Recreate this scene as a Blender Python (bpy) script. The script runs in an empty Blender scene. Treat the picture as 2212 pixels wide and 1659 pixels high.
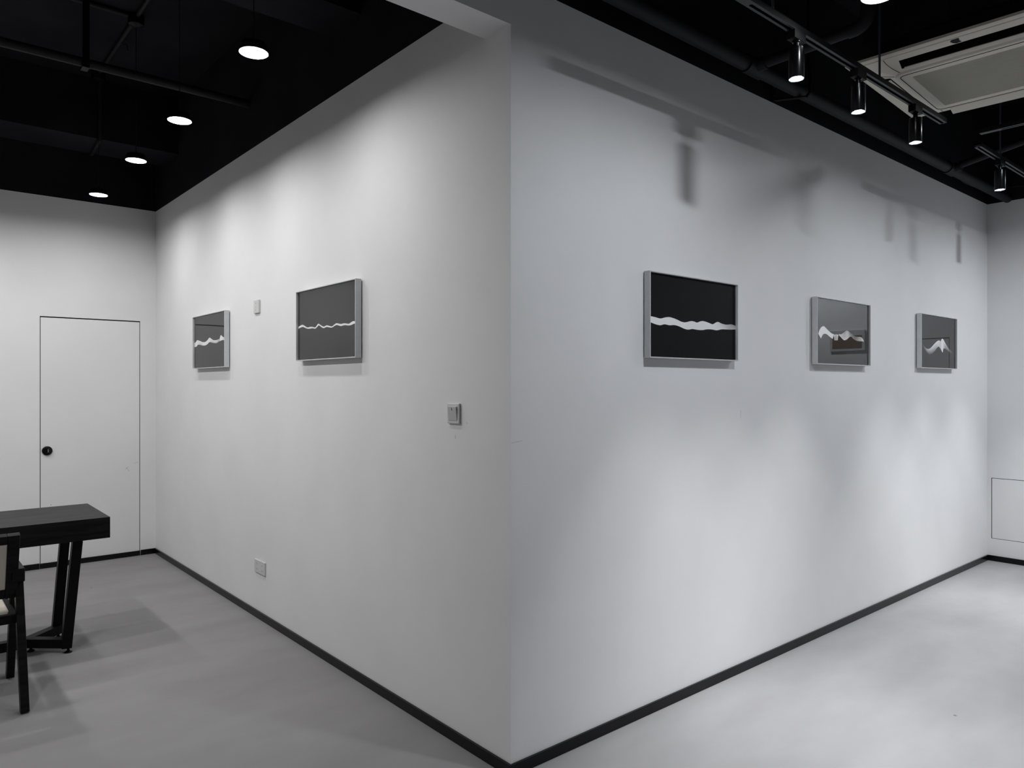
import bpy, bmesh, math, random
from mathutils import Vector, Matrix

random.seed(7)
# ------------------------------------------------------------------ camera, world, exposure
SC = bpy.context.scene
COL = SC.collection
F_PX, HORIZON, TH = 1578.3, 833.8, 0.70529
CAM = Vector((-1.8187, -2.143, 1.5))
cam_data = bpy.data.cameras.new('camera')
cam_data.sensor_width = 36.0
cam_data.lens = F_PX * 36.0 / 2212.0
cam_data.shift_y = (HORIZON - 829.5) / 2212.0
cam_data.clip_start = 0.05
cam = bpy.data.objects.new('camera', cam_data)
cam.location = CAM
cam.rotation_euler = (math.pi / 2, 0, -TH)
COL.objects.link(cam)
SC.camera = cam

world = bpy.data.worlds.new('world')
SC.world = world
world.use_nodes = True
world.node_tree.nodes['Background'].inputs[0].default_value = (0.004, 0.005, 0.007, 1)
world.node_tree.nodes['Background'].inputs[1].default_value = 1.0

SC.view_settings.view_transform = 'Standard'
SC.view_settings.look = 'None'
SC.view_settings.gamma = 1.0
SC.view_settings.use_curve_mapping = False
SC.view_settings.exposure = -0.1

NEAR_L = 6.4        # watts of one lamp: pendants along the two-picture wall
ROW2_L = 16.0       # second row of pendants, over the table
PEND_V = 0.5        # pendant beside the air conditioner
PEND_R1 = 24.0      # gallery pendant near the wall corner
PEND_R2 = 17.0      # gallery pendant behind the air conditioner
PEND_R3 = 37.0      # gallery pendant next to the hatch wall
SPOT_W = 190.0      # watts of one track spotlight

# ------------------------------------------------------------------ dimensions (metres)
LA, LB, H = 4.9304, 5.3936, 3.0668      # left wall length, right wall length, paint line height
SLAB = 3.88
HB, TB = 2.892, 0.159                   # header underside, header thickness
XW, YW = -4.6, -5.2                     # far side walls of the room (behind / beside the camera)
BBH, BBT = 0.046, 0.012                 # skirting

# ------------------------------------------------------------------ photo pixel -> point on a plane of the room
def hit(u, v, ax, val):
    a = (u - 1106.0) / F_PX
    b = -(v - HORIZON) / F_PX
    c, s = math.cos(TH), math.sin(TH)
    d = Vector((c * a + s, -s * a + c, b))
    t = (val - CAM[ax]) / d[ax]
    return CAM + d * t

# ------------------------------------------------------------------ materials
MATS = {}
def mat(name, color, rough=0.5, metal=0.0, spec=0.5, emit=0.0, ecol=None):
    m = bpy.data.materials.new(name)
    m.use_nodes = True
    b = m.node_tree.nodes['Principled BSDF']
    b.inputs['Base Color'].default_value = (*color, 1)
    b.inputs['Roughness'].default_value = rough
    b.inputs['Metallic'].default_value = metal
    b.inputs['Specular IOR Level'].default_value = spec
    if emit:
        b.inputs['Emission Color'].default_value = (*(ecol or color), 1)
        b.inputs['Emission Strength'].default_value = emit
    MATS[name] = m
    return m

def nodes(m):
    return m.node_tree.nodes, m.node_tree.links, m.node_tree.nodes['Principled BSDF']

def add_noise_color(m, c0, c1, scale, detail=4, stretch=(1, 1, 1), lo=0.35, hi=0.65, bump=0.0, bump_scale=None, bdist=0.001):
    n, l, b = nodes(m)
    tc = n.new('ShaderNodeTexCoord')
    mp = n.new('ShaderNodeMapping')
    mp.inputs['Scale'].default_value = stretch
    l.new(tc.outputs['Object'], mp.inputs['Vector'])
    tx = n.new('ShaderNodeTexNoise')
    tx.inputs['Scale'].default_value = scale
    tx.inputs['Detail'].default_value = detail
    l.new(mp.outputs['Vector'], tx.inputs['Vector'])
    rp = n.new('ShaderNodeValToRGB')
    rp.color_ramp.elements[0].position = lo
    rp.color_ramp.elements[1].position = hi
    rp.color_ramp.elements[0].color = (*c0, 1)
    rp.color_ramp.elements[1].color = (*c1, 1)
    l.new(tx.outputs['Fac'], rp.inputs['Fac'])
    l.new(rp.outputs['Color'], b.inputs['Base Color'])
    if bump:
        t2 = n.new('ShaderNodeTexNoise')
        t2.inputs['Scale'].default_value = bump_scale or scale
        t2.inputs['Detail'].default_value = 3
        l.new(mp.outputs['Vector'], t2.inputs['Vector'])
        bp = n.new('ShaderNodeBump')
        bp.inputs['Strength'].default_value = bump
        bp.inputs['Distance'].default_value = bdist
        l.new(t2.outputs['Fac'], bp.inputs['Height'])
        l.new(bp.outputs['Normal'], b.inputs['Normal'])
    return rp

M = MATS
m = mat('wall_paint', (0.78, 0.78, 0.785), 0.75, spec=0.25)
add_noise_color(m, (0.765, 0.765, 0.77), (0.795, 0.795, 0.80), 2.2, 3, bump=0.10, bump_scale=140, bdist=0.0006)
m = mat('door_paint', (0.77, 0.77, 0.775), 0.6, spec=0.3)
add_noise_color(m, (0.755, 0.755, 0.76), (0.785, 0.785, 0.79), 1.5, 3)
m = mat('black_paint', (0.012, 0.012, 0.015), 0.85, spec=0.1)
add_noise_color(m, (0.009, 0.009, 0.012), (0.014, 0.014, 0.017), 3.0, 3, bump=0.2, bump_scale=60)
mat('black_pipe', (0.011, 0.011, 0.013), 0.6, spec=0.2)
mat('black_trim', (0.003, 0.003, 0.004), 0.25, spec=0.25)
mat('black_metal', (0.003, 0.003, 0.0035), 0.45, spec=0.12)
mat('black_gloss', (0.0025, 0.0025, 0.003), 0.22, spec=0.25)
mat('track_lip', (0.035, 0.036, 0.042), 0.5, spec=0.4)
mat('gap_dark', (0.01, 0.01, 0.012), 0.9, spec=0.1)
mat('rod_steel', (0.12, 0.125, 0.14), 0.4, metal=0.6)
mat('cable_black', (0.006, 0.006, 0.007), 0.5, spec=0.3)
m = mat('aluminium', (0.6, 0.61, 0.62), 0.45, metal=0.1)
add_noise_color(m, (0.60, 0.61, 0.62), (0.64, 0.65, 0.66), 30, 3, (1, 1, 1))
mat('print_black', (0.004, 0.004, 0.005), 0.6, spec=0.15)
mat('ivory_plastic', (0.64, 0.615, 0.53), 0.5, spec=0.35)
mat('outlet_dark', (0.004, 0.004, 0.004), 0.6, spec=0.2)
mat('white_plastic', (0.62, 0.62, 0.62), 0.35, spec=0.5)
mat('grey_plastic', (0.52, 0.52, 0.52), 0.38, spec=0.5)
mat('slot_dark', (0.12, 0.12, 0.12), 0.7)
mat('leather', (0.62, 0.57, 0.50), 0.55, spec=0.4)
mat('spot_ring', (0.10, 0.10, 0.12), 0.3, metal=0.3)
mat('lens_glow', (1, 1, 1), 0.4, emit=60.0, ecol=(0.97, 0.98, 1.0))
WARM, COOL = (1.0, 0.992, 0.985), (0.91, 0.955, 1.0)
mat('diffuser_glow', (1, 1, 1), 0.4, emit=5.0, ecol=(1.0, 1.0, 1.0))
mat('plaque_wood', (0.16, 0.075, 0.028), 0.5)
mat('dark_glass', (0.006, 0.007, 0.010), 0.04, spec=0.5)
mat('chrome', (0.7, 0.7, 0.7), 0.2, metal=1.0)

# black stained oak
m = mat('black_oak', (0.02, 0.02, 0.022), 0.40, spec=0.16)
n, l, b = nodes(m)
tc = n.new('ShaderNodeTexCoord'); mp = n.new('ShaderNodeMapping')
mp.inputs['Scale'].default_value = (2.2, 26.0, 26.0)
l.new(tc.outputs['Object'], mp.inputs['Vector'])
tx = n.new('ShaderNodeTexNoise'); tx.inputs['Scale'].default_value = 1.6; tx.inputs['Detail'].default_value = 7
tx.inputs['Distortion'].default_value = 0.6
l.new(mp.outputs['Vector'], tx.inputs['Vector'])
rp = n.new('ShaderNodeValToRGB')
rp.color_ramp.elements[0].position = 0.36; rp.color_ramp.elements[0].color = (0.0015, 0.0015, 0.0018, 1)
rp.color_ramp.elements[1].position = 0.64; rp.color_ramp.elements[1].color = (0.008, 0.008, 0.0088, 1)
l.new(tx.outputs['Fac'], rp.inputs['Fac']); l.new(rp.outputs['Color'], b.inputs['Base Color'])
r2 = n.new('ShaderNodeMapRange'); r2.inputs[3].default_value = 0.5; r2.inputs[4].default_value = 0.36
l.new(tx.outputs['Fac'], r2.inputs[0]); l.new(r2.outputs[0], b.inputs['Roughness'])
bp = n.new('ShaderNodeBump'); bp.inputs['Strength'].default_value = 0.3; bp.inputs['Distance'].default_value = 0.001
l.new(tx.outputs['Fac'], bp.inputs['Height']); l.new(bp.outputs['Normal'], b.inputs['Normal'])

# micro-cement floor with a few dark specks
m = mat('floor_cement', (0.42, 0.415, 0.42), 0.55, spec=0.35)
n, l, b = nodes(m)
tc = n.new('ShaderNodeTexCoord')
t1 = n.new('ShaderNodeTexNoise'); t1.inputs['Scale'].default_value = 1.3; t1.inputs['Detail'].default_value = 6
mp = n.new('ShaderNodeMapping'); mp.inputs['Scale'].default_value = (1.0, 2.6, 1.0); mp.inputs['Rotation'].default_value = (0, 0, 0.25)
l.new(tc.outputs['Object'], mp.inputs['Vector']); l.new(mp.outputs['Vector'], t1.inputs['Vector'])
rp = n.new('ShaderNodeValToRGB')
rp.color_ramp.elements[0].position = 0.3; rp.color_ramp.elements[0].color = (0.215, 0.21, 0.215, 1)
rp.color_ramp.elements[1].position = 0.7; rp.color_ramp.elements[1].color = (0.265, 0.26, 0.265, 1)
l.new(t1.outputs['Fac'], rp.inputs['Fac'])
vo = n.new('ShaderNodeTexVoronoi'); vo.inputs['Scale'].default_value = 2.3
l.new(tc.outputs['Object'], vo.inputs['Vector'])
cr = n.new('ShaderNodeValToRGB'); cr.color_ramp.interpolation = 'LINEAR'
cr.color_ramp.elements[0].position = 0.012; cr.color_ramp.elements[0].color = (0.35, 0.35, 0.35, 1)
cr.color_ramp.elements[1].position = 0.020; cr.color_ramp.elements[1].color = (1, 1, 1, 1)
l.new(vo.outputs['Distance'], cr.inputs['Fac'])
mx = n.new('ShaderNodeMix'); mx.data_type = 'RGBA'; mx.blend_type = 'MULTIPLY'; mx.inputs['Factor'].default_value = 1.0
l.new(rp.outputs['Color'], mx.inputs[6]); l.new(cr.outputs['Color'], mx.inputs[7])
l.new(mx.outputs[2], b.inputs['Base Color'])
t2 = n.new('ShaderNodeTexNoise'); t2.inputs['Scale'].default_value = 9; t2.inputs['Detail'].default_value = 5
l.new(tc.outputs['Object'], t2.inputs['Vector'])
mr = n.new('ShaderNodeMapRange'); mr.inputs[3].default_value = 0.48; mr.inputs[4].default_value = 0.64
l.new(t2.outputs['Fac'], mr.inputs[0]); l.new(mr.outputs[0], b.inputs['Roughness'])
bp = n.new('ShaderNodeBump'); bp.inputs['Strength'].default_value = 0.06; bp.inputs['Distance'].default_value = 0.002
l.new(t2.outputs['Fac'], bp.inputs['Height']); l.new(bp.outputs['Normal'], b.inputs['Normal'])

# white stroke of the prints: tone per vertex (a flat print)
m = mat('print_stroke', (0.8, 0.8, 0.8), 0.6, spec=0.15)
n, l, b = nodes(m)
at = n.new('ShaderNodeAttribute'); at.attribute_name = 'tone'
l.new(at.outputs['Color'], b.inputs['Base Color'])

# picture glass: thin clear pane with a fresnel reflection
m = bpy.data.materials.new('picture_glass'); m.use_nodes = True; MATS['picture_glass'] = m
nt = m.node_tree; nt.nodes.clear()
o = nt.nodes.new('ShaderNodeOutputMaterial'); mixs = nt.nodes.new('ShaderNodeMixShader')
fr = nt.nodes.new('ShaderNodeFresnel'); fr.inputs['IOR'].default_value = 1.5
tr = nt.nodes.new('ShaderNodeBsdfTransparent'); gl = nt.nodes.new('ShaderNodeBsdfGlossy'); gl.inputs['Roughness'].default_value = 0.015
gm = nt.nodes.new('ShaderNodeNewGeometry'); sb = nt.nodes.new('ShaderNodeMath'); sb.operation = 'SUBTRACT'; sb.inputs[0].default_value = 1.0
mu = nt.nodes.new('ShaderNodeMath'); mu.operation = 'MULTIPLY'
nt.links.new(gm.outputs['Backfacing'], sb.inputs[1]); nt.links.new(fr.outputs[0], mu.inputs[0]); nt.links.new(sb.outputs[0], mu.inputs[1])
nt.links.new(mu.outputs[0], mixs.inputs[0]); nt.links.new(tr.outputs[0], mixs.inputs[1]); nt.links.new(gl.outputs[0], mixs.inputs[2])
nt.links.new(mixs.outputs[0], o.inputs['Surface'])

mat('filter_mesh', (0.05, 0.048, 0.044), 0.8, spec=0.1)

# ------------------------------------------------------------------ mesh helpers
def finish(name, bm, material, parent=None, loc=None, smooth=False, bevel=0.0, seg=2):
    bmesh.ops.recalc_face_normals(bm, faces=bm.faces[:])
    me = bpy.data.meshes.new(name)
    bm.to_mesh(me); bm.free()
    me.materials.append(M[material] if isinstance(material, str) else material)
    if smooth:
        for p in me.polygons:
            p.use_smooth = True
    ob = bpy.data.objects.new(name, me)
    COL.objects.link(ob)
    if loc is not None:
        ob.location = loc
    if parent is not None:
        ob.parent = parent
    if bevel:
        md = ob.modifiers.new('bevel', 'BEVEL'); md.width = bevel; md.segments = seg
        md.limit_method = 'ANGLE'; md.angle_limit = math.radians(40)
    if smooth:
        md = ob.modifiers.new('edges', 'EDGE_SPLIT'); md.split_angle = math.radians(38)
    return ob

def tag(o, label=None, cat=None, group=None, kind=None):
    if label: o['label'] = label
    if cat: o['category'] = cat
    if group: o['group'] = group
    if kind: o['kind'] = kind
    return o

def thing(name, loc, label, cat, group=None, rz=0.0):
    o = bpy.data.objects.new(name, None)
    o.empty_display_size = 0.1
    o.location = loc; o.rotation_euler = (0, 0, rz)
    COL.objects.link(o)
    return tag(o, label, cat, group)

def box(bm, x0, x1, y0, y1, z0, z1):
    v = [bm.verts.new((x, y, z)) for z in (z0, z1) for x, y in ((x0, y0), (x1, y0), (x1, y1), (x0, y1))]
    for f in ((0, 1, 2, 3), (4, 5, 6, 7), (0, 1, 5, 4), (1, 2, 6, 5), (2, 3, 7, 6), (3, 0, 4, 7)):
        bm.faces.new([v[i] for i in f])
    return bm

def prism(bm, pts, z0, z1):
    lo = [bm.verts.new((x, y, z0)) for x, y in pts]
    hi = [bm.verts.new((x, y, z1)) for x, y in pts]
    bm.faces.new(lo); bm.faces.new(hi)
    k = len(pts)
    for i in range(k):
        bm.faces.new((lo[i], lo[(i + 1) % k], hi[(i + 1) % k], hi[i]))
    return bm

def bar(bm, p0, p1, w, d, side=(1, 0, 0)):
    """square bar from p0 to p1: w along 'side', d across it"""
    p0, p1 = Vector(p0), Vector(p1)
    ax = (p1 - p0).normalized()
    s = Vector(side); s = (s - ax * s.dot(ax)).normalized()
    t = ax.cross(s)
    v = []
    for p in (p0, p1):
        for a, c in ((-1, -1), (1, -1), (1, 1), (-1, 1)):
            v.append(bm.verts.new(p + s * (a * w / 2) + t * (c * d / 2)))
    for f in ((0, 1, 2, 3), (4, 5, 6, 7), (0, 1, 5, 4), (1, 2, 6, 5), (2, 3, 7, 6), (3, 0, 4, 7)):
        bm.faces.new([v[i] for i in f])
    return bm

def lathe(bm, prof, seg=32, center=(0, 0, 0), axis='Z', caps=(True, True)):
    """revolve (r, h) profile"""
    cx, cy, cz = center
    rings = []
    for r, h in prof:
        ring = []
        for i in range(seg):
            a = 2 * math.pi * i / seg
            c, s = math.cos(a) * r, math.sin(a) * r
            p = {'Z': (cx + c, cy + s, cz + h), 'Y': (cx + c, cy + h, cz + s), 'X': (cx + h, cy + c, cz + s)}[axis]
            ring.append(bm.verts.new(p))
        rings.append(ring)
    for a, b_ in zip(rings, rings[1:]):
        for i in range(seg):
            bm.faces.new((a[i], a[(i + 1) % seg], b_[(i + 1) % seg], b_[i]))
    if caps[0] and prof[0][0] > 1e-6: bm.faces.new(rings[0])
    if caps[1] and prof[-1][0] > 1e-6: bm.faces.new(rings[-1])
    return bm

def tube(bm, pts, r, seg=16, caps=True):
    pts = [Vector(p) for p in pts]
    rings = []
    up = None
    for i, p in enumerate(pts):
        if i == 0: d = pts[1] - p
        elif i == len(pts) - 1: d = p - pts[i - 1]
        else: d = (pts[i + 1] - p).normalized() + (p - pts[i - 1]).normalized()
        d.normalize()
        if up is None:
            up = Vector((0, 0, 1)) if abs(d.z) < 0.9 else Vector((1, 0, 0))
        s = d.cross(up).normalized(); up = s.cross(d).normalized()
        rings.append([bm.verts.new(p + s * (r * math.cos(2 * math.pi * k / seg)) + up * (r * math.sin(2 * math.pi * k / seg))) for k in range(seg)])
    for a, b_ in zip(rings, rings[1:]):
        for k in range(seg):
            bm.faces.new((a[k], a[(k + 1) % seg], b_[(k + 1) % seg], b_[k]))
    if caps:
        bm.faces.new(rings[0]); bm.faces.new(rings[-1])
    return bm

def nb(): return bmesh.new()

def struct(name, bm, material, label, cat, **kw):
    return tag(finish(name, bm, material, **kw), label, cat, kind='structure')

# ------------------------------------------------------------------ the room shell
struct('floor', box(nb(), XW - 0.1, LB + 0.1, YW - 0.1, LA + 0.1, -0.1, 0), 'floor_cement', 'seamless grey micro-cement floor of both rooms', 'floor')
struct('ceiling', box(nb(), XW - 0.1, LB + 0.1, YW - 0.1, LA + 0.1, SLAB, SLAB + 0.1), 'black_paint', 'black painted concrete ceiling slab', 'ceiling')

WT = 0.12
footA = [(0, 0), (0, LA), (WT, LA), (WT, WT)]
footB = [(0, 0), (WT, WT), (LB, WT), (LB, 0)]
struct('wall_left', prism(nb(), footA, 0, H), 'wall_paint', 'white wall with two framed pictures, switch and sockets', 'wall')
struct('wall_left_upper', prism(nb(), footA, H, SLAB), 'black_paint', 'black painted strip of wall above the two-picture wall', 'wall')
struct('wall_right', prism(nb(), footB, 0, H), 'wall_paint', 'white wall with three framed pictures in a row', 'wall')
struct('wall_right_upper', prism(nb(), footB, H, SLAB), 'black_paint', 'black painted strip of wall above the three-picture wall', 'wall')

# back wall of the left room, with the opening for the flush door
DX0, DX1, DZ = -0.883, -0.129, 2.075
bm = nb()
box(bm, XW, DX0, LA, LA + WT, 0, H)
box(bm, DX1, 0, LA, LA + WT, 0, H)
box(bm, DX0, DX1, LA, LA + WT, DZ, H)
struct('wall_back_left', bm, 'wall_paint', 'white end wall holding the flush door', 'wall')
struct('wall_back_left_upper', box(nb(), XW, 0, LA, LA + WT, H, SLAB), 'black_paint', 'black painted strip above the flush door wall', 'wall')

# end wall of the gallery, with the opening for the access hatch and a second flush door
AY0, AY1, AZ0, AZ1 = -0.33, -0.030, 0.190, 0.711
EY0, EY1, EZ = -1.05, -0.356, 1.935
GY0, GY1, GZ = -4.4, -2.25, 3.0        # dark glazed entrance
bm = nb()
box(bm, LB, LB + WT, AY1, 0, 0, H)
box(bm, LB, LB + WT, AY0, AY1, 0, AZ0)
box(bm, LB, LB + WT, AY0, AY1, AZ1, H)
box(bm, LB, LB + WT, EY1, AY0, 0, H)
box(bm, LB, LB + WT, EY0, EY1, EZ, H)
box(bm, LB, LB + WT, GY1, EY0, 0, H)
box(bm, LB, LB + WT, GY0, GY1, GZ, H)
box(bm, LB, LB + WT, YW, GY0, 0, H)
struct('wall_back_right', bm, 'wall_paint', 'white end wall with the low access hatch', 'wall')
struct('wall_back_right_upper', box(nb(), LB, LB + WT, YW, 0, H, SLAB), 'black_paint', 'black painted strip above the access hatch wall', 'wall')
struct('wall_front', box(nb(), XW, LB, YW - WT, YW, 0, H), 'wall_paint', 'white wall facing the three pictures', 'wall')
struct('wall_front_upper', box(nb(), XW, LB, YW - WT, YW, H, SLAB), 'black_paint', 'black painted strip above the wall facing the pictures', 'wall')
struct('wall_side', box(nb(), XW - WT, XW, YW, LA, 0, H), 'wall_paint', 'plain white long side wall facing the two pictures', 'wall')
struct('wall_side_upper', box(nb(), XW - WT, XW, YW, LA, H, SLAB), 'black_paint', 'black painted strip above the long side wall', 'wall')

# header between the rooms, and the concrete beams
struct('wall_header', box(nb(), XW, 0, 0, TB, HB, H), 'wall_paint', 'white header beam over the opening between the rooms', 'wall')
struct('wall_header_upper', box(nb(), XW, 0, 0, TB, H, SLAB), 'black_paint', 'black painted strip above the white header beam', 'wall')
struct('trim_1', box(nb(), XW, 0, 1.176, 1.497, 3.387, SLAB), 'black_paint', 'black concrete ceiling beam beside the header', 'beam')
struct('trim_2', box(nb(), XW, 0, 4.259, 4.704, 3.42, SLAB), 'black_paint', 'black concrete ceiling beam before the flush door wall', 'beam')

# skirting boards, mitred at the corner
struct('baseboard_left', prism(nb(), [(0, 0), (0, LA), (-BBT, LA - BBT), (-BBT, -BBT)], 0, BBH), 'black_trim', 'black skirting board under the two pictures', 'skirting', bevel=0.0015)
struct('baseboard_right', prism(nb(), [(0, 0), (-BBT, -BBT), (LB - BBT, -BBT), (LB, 0)], 0, BBH), 'black_trim', 'black skirting board under the three pictures', 'skirting', bevel=0.0015)
bm = nb()
box(bm, XW, DX0 - 0.003, LA - BBT, LA, 0, BBH)
prism(bm, [(DX1 + 0.003, LA), (DX1 + 0.003, LA - BBT), (-BBT, LA - BBT), (0, LA)], 0, BBH)
struct('baseboard_back_left', bm, 'black_trim', 'black skirting board either side of the flush door', 'skirting', bevel=0.0015)
bm = nb()
prism(bm, [(LB, 0), (LB - BBT, -BBT), (LB - BBT, EY1 + 0.003), (LB, EY1 + 0.003)], 0, BBH)
box(bm, LB - BBT, LB, GY1, EY0, 0, BBH)
struct('baseboard_back_right', bm, 'black_trim', 'black skirting board under the access hatch', 'skirting', bevel=0.0015)

# ------------------------------------------------------------------ flush doors, scuffs
def scuff(parent, pts, r, name='scuff_mark'):
    bm = nb(); tube(bm, pts, r, 6)
    return finish(name, bm, 'slot_dark', parent)

d1 = struct('door_1', box(nb(), DX0 + 0.005, DX1 - 0.005, LA, LA + 0.04, 0.006, DZ - 0.010), 'door_paint', 'white flush door with round black lock', 'door', bevel=0.001)
bm = nb(); box(bm, DX0 - 0.02, DX1 + 0.02, LA + WT, LA + WT + 0.01, 0, DZ + 0.02)
finish('door_recess', bm, 'gap_dark', d1)
bm = nb()
box(bm, DX0, DX0 + 0.008, LA + 0.004, LA + 0.03, 0.0, DZ); box(bm, DX1 - 0.008, DX1, LA + 0.004, LA + 0.03, 0.0, DZ); box(bm, DX0 + 0.008, DX1 - 0.008, LA + 0.006, LA + 0.03, DZ - 0.012, DZ)
finish('door_gap_shade', bm, 'gap_dark', d1)  # dark strips filling the door gap, its shade put into the colour
finish('kick_strip', box(nb(), DX0 + 0.003, DX1 - 0.003, LA - BBT - 0.001, LA, 0.003, BBH - 0.003), 'black_trim', d1, bevel=0.0015)
kc = (-0.832, LA, 0.966)
bm = nb(); lathe(bm, [(0.0, -0.016), (0.030, -0.016), (0.036, -0.013), (0.038, -0.006), (0.038, 0.0)], 40, kc, 'Y')
lk = finish('door_lock', bm, 'black_gloss', d1, smooth=True); lk['label'] = 'round black lock plate'
finish('thumb_turn', box(nb(), kc[0] + 0.002, kc[0] + 0.007, LA - 0.022, LA - 0.014, kc[2] - 0.013, kc[2] + 0.013), 'chrome', lk, bevel=0.001)
# small scuffs on the door leaf
for a, c in (((277, 1008), (271, 1014)), ((273, 1010), (279, 1018)), ((289, 1001), (299, 998))):
    p, q = hit(*a, 1, LA), hit(*c, 1, LA)
    scuff(d1, [p, q], 0.0007)
p = hit(109, 1091, 1, LA); scuff(d1, [p, p + Vector((0.006, 0, 0.002))], 0.002)

d2 = struct('door_2', box(nb(), LB, LB + 0.04, EY0 + 0.004, EY1 - 0.004, 0.006, EZ - 0.008), 'door_paint', 'white flush door beside the access hatch', 'door', bevel=0.001)
finish('door_recess', box(nb(), LB + WT, LB + WT + 0.01, EY0 - 0.02, EY1 + 0.02, 0, EZ + 0.02), 'gap_dark', d2)
bm = nb()
box(bm, LB + 0.004, LB + 0.03, EY0, EY0 + 0.007, 0.0, EZ); box(bm, LB + 0.004, LB + 0.03, EY1 - 0.007, EY1, 0.0, EZ); box(bm, LB + 0.005, LB + 0.03, EY0 + 0.007, EY1 - 0.007, EZ - 0.010, EZ)
finish('door_gap_shade', bm, 'gap_dark', d2)  # gap of the second door filled with dark strips as painted shade
finish('kick_strip', box(nb(), LB - BBT - 0.001, LB, EY0 + 0.003, EY1 - 0.003, 0.003, BBH - 0.003), 'black_trim', d2)

# dark glazed entrance beyond the plaque
w1 = struct('window_1', box(nb(), LB + 0.03, LB + 0.045, GY0 + 0.04, GY1 - 0.04, 0.05, GZ - 0.05), 'dark_glass', 'dark night-time glazing in the end wall', 'window')
bm = nb()
box(bm, LB, LB + 0.07, GY0, GY0 + 0.05, 0, GZ); box(bm, LB, LB + 0.07, GY1 - 0.05, GY1, 0, GZ)
box(bm, LB, LB + 0.07, GY0, GY1, GZ - 0.06, GZ); box(bm, LB, LB + 0.07, GY0, GY1, 0, 0.06)
box(bm, LB, LB + 0.07, (GY0 + GY1) / 2 - 0.03, (GY0 + GY1) / 2 + 0.03, 0, GZ)
finish('window_frame', bm, 'black_metal', w1)
finish('window_backing', box(nb(), LB + WT, LB + WT + 0.01, GY0 - 0.02, GY1 + 0.02, 0, GZ + 0.02), 'gap_dark', w1)

# low access hatch
hatch = thing('access_hatch', (LB, (AY0 + AY1) / 2, AZ0), 'white square access hatch set low in the end wall', 'hatch')
yc = (AY0 + AY1) / 2
finish('hatch_panel', box(nb(), 0, 0.014, AY0 + 0.005 - yc, AY1 - 0.006 - yc, 0.004, AZ1 - AZ0 - 0.005), 'wall_paint', hatch, bevel=0.001)
bm = nb(); box(bm, 0.012, 0.05, AY0 - yc, AY1 - yc, 0.0, AZ1 - AZ0)
finish('hatch_recess', bm, 'gap_dark', hatch)

# ------------------------------------------------------------------ framed pictures
def ribbon(bm, lay, up, lo, conv, tone_u, tone_l, depth_axis_push, n=90, rows=7):
    """band between two traced edges; tones run along the band (list) and fade across it"""
    def samp(poly, t):
        x = t * (len(poly) - 1); i = min(int(x), len(poly) - 2); f = x - i
        return tuple(poly[i][k] * (1 - f) + poly[i + 1][k] * f for k in (0, 1))
    def arc(poly):
        # resample by length, smoothed (Catmull-Rom)
        pts = []
        for i in range(len(poly) - 1):
            p0 = poly[max(i - 1, 0)]; p1 = poly[i]; p2 = poly[i + 1]; p3 = poly[min(i + 2, len(poly) - 1)]
            for k in range(8):
                t = k / 8.0
                pts.append(tuple(0.5 * ((2 * p1[a]) + (-p0[a] + p2[a]) * t + (2 * p0[a] - 5 * p1[a] + 4 * p2[a] - p3[a]) * t * t + (-p0[a] + 3 * p1[a] - 3 * p2[a] + p3[a]) * t ** 3) for a in (0, 1)))
        pts.append(tuple(poly[-1]))
        return pts
    U, L = arc(up), arc(lo)
    def lin(vals, t):
        x = t * (len(vals) - 1); i = min(int(x), len(vals) - 2) if len(vals) > 1 else 0
        if len(vals) == 1: return vals[0]
        f = x - i
        return vals[i] * (1 - f) + vals[i + 1] * f
    grid = []
    for i in range(n + 1):
        t = i / n
        a, c = samp(U, t), samp(L, t)
        row = []
        for k in range(rows):
            s = k / (rows - 1)
            p = conv(a[0] * (1 - s) + c[0] * s, a[1] * (1 - s) + c[1] * s) + depth_axis_push
            v = bm.verts.new(p)
            g = lin(tone_u, t) * (1 - s) + lin(tone_l, t) * s
            row.append((v, g))
        grid.append(row)
    for i in range(n):
        for k in range(rows - 1):
            q = [grid[i][k], grid[i + 1][k], grid[i + 1][k + 1], grid[i][k + 1]]
            f = bm.faces.new([x[0] for x in q])
            for lp, x in zip(f.loops, q):
                lp[lay] = (x[1], x[1], x[1] * 1.0, 1.0)

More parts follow.
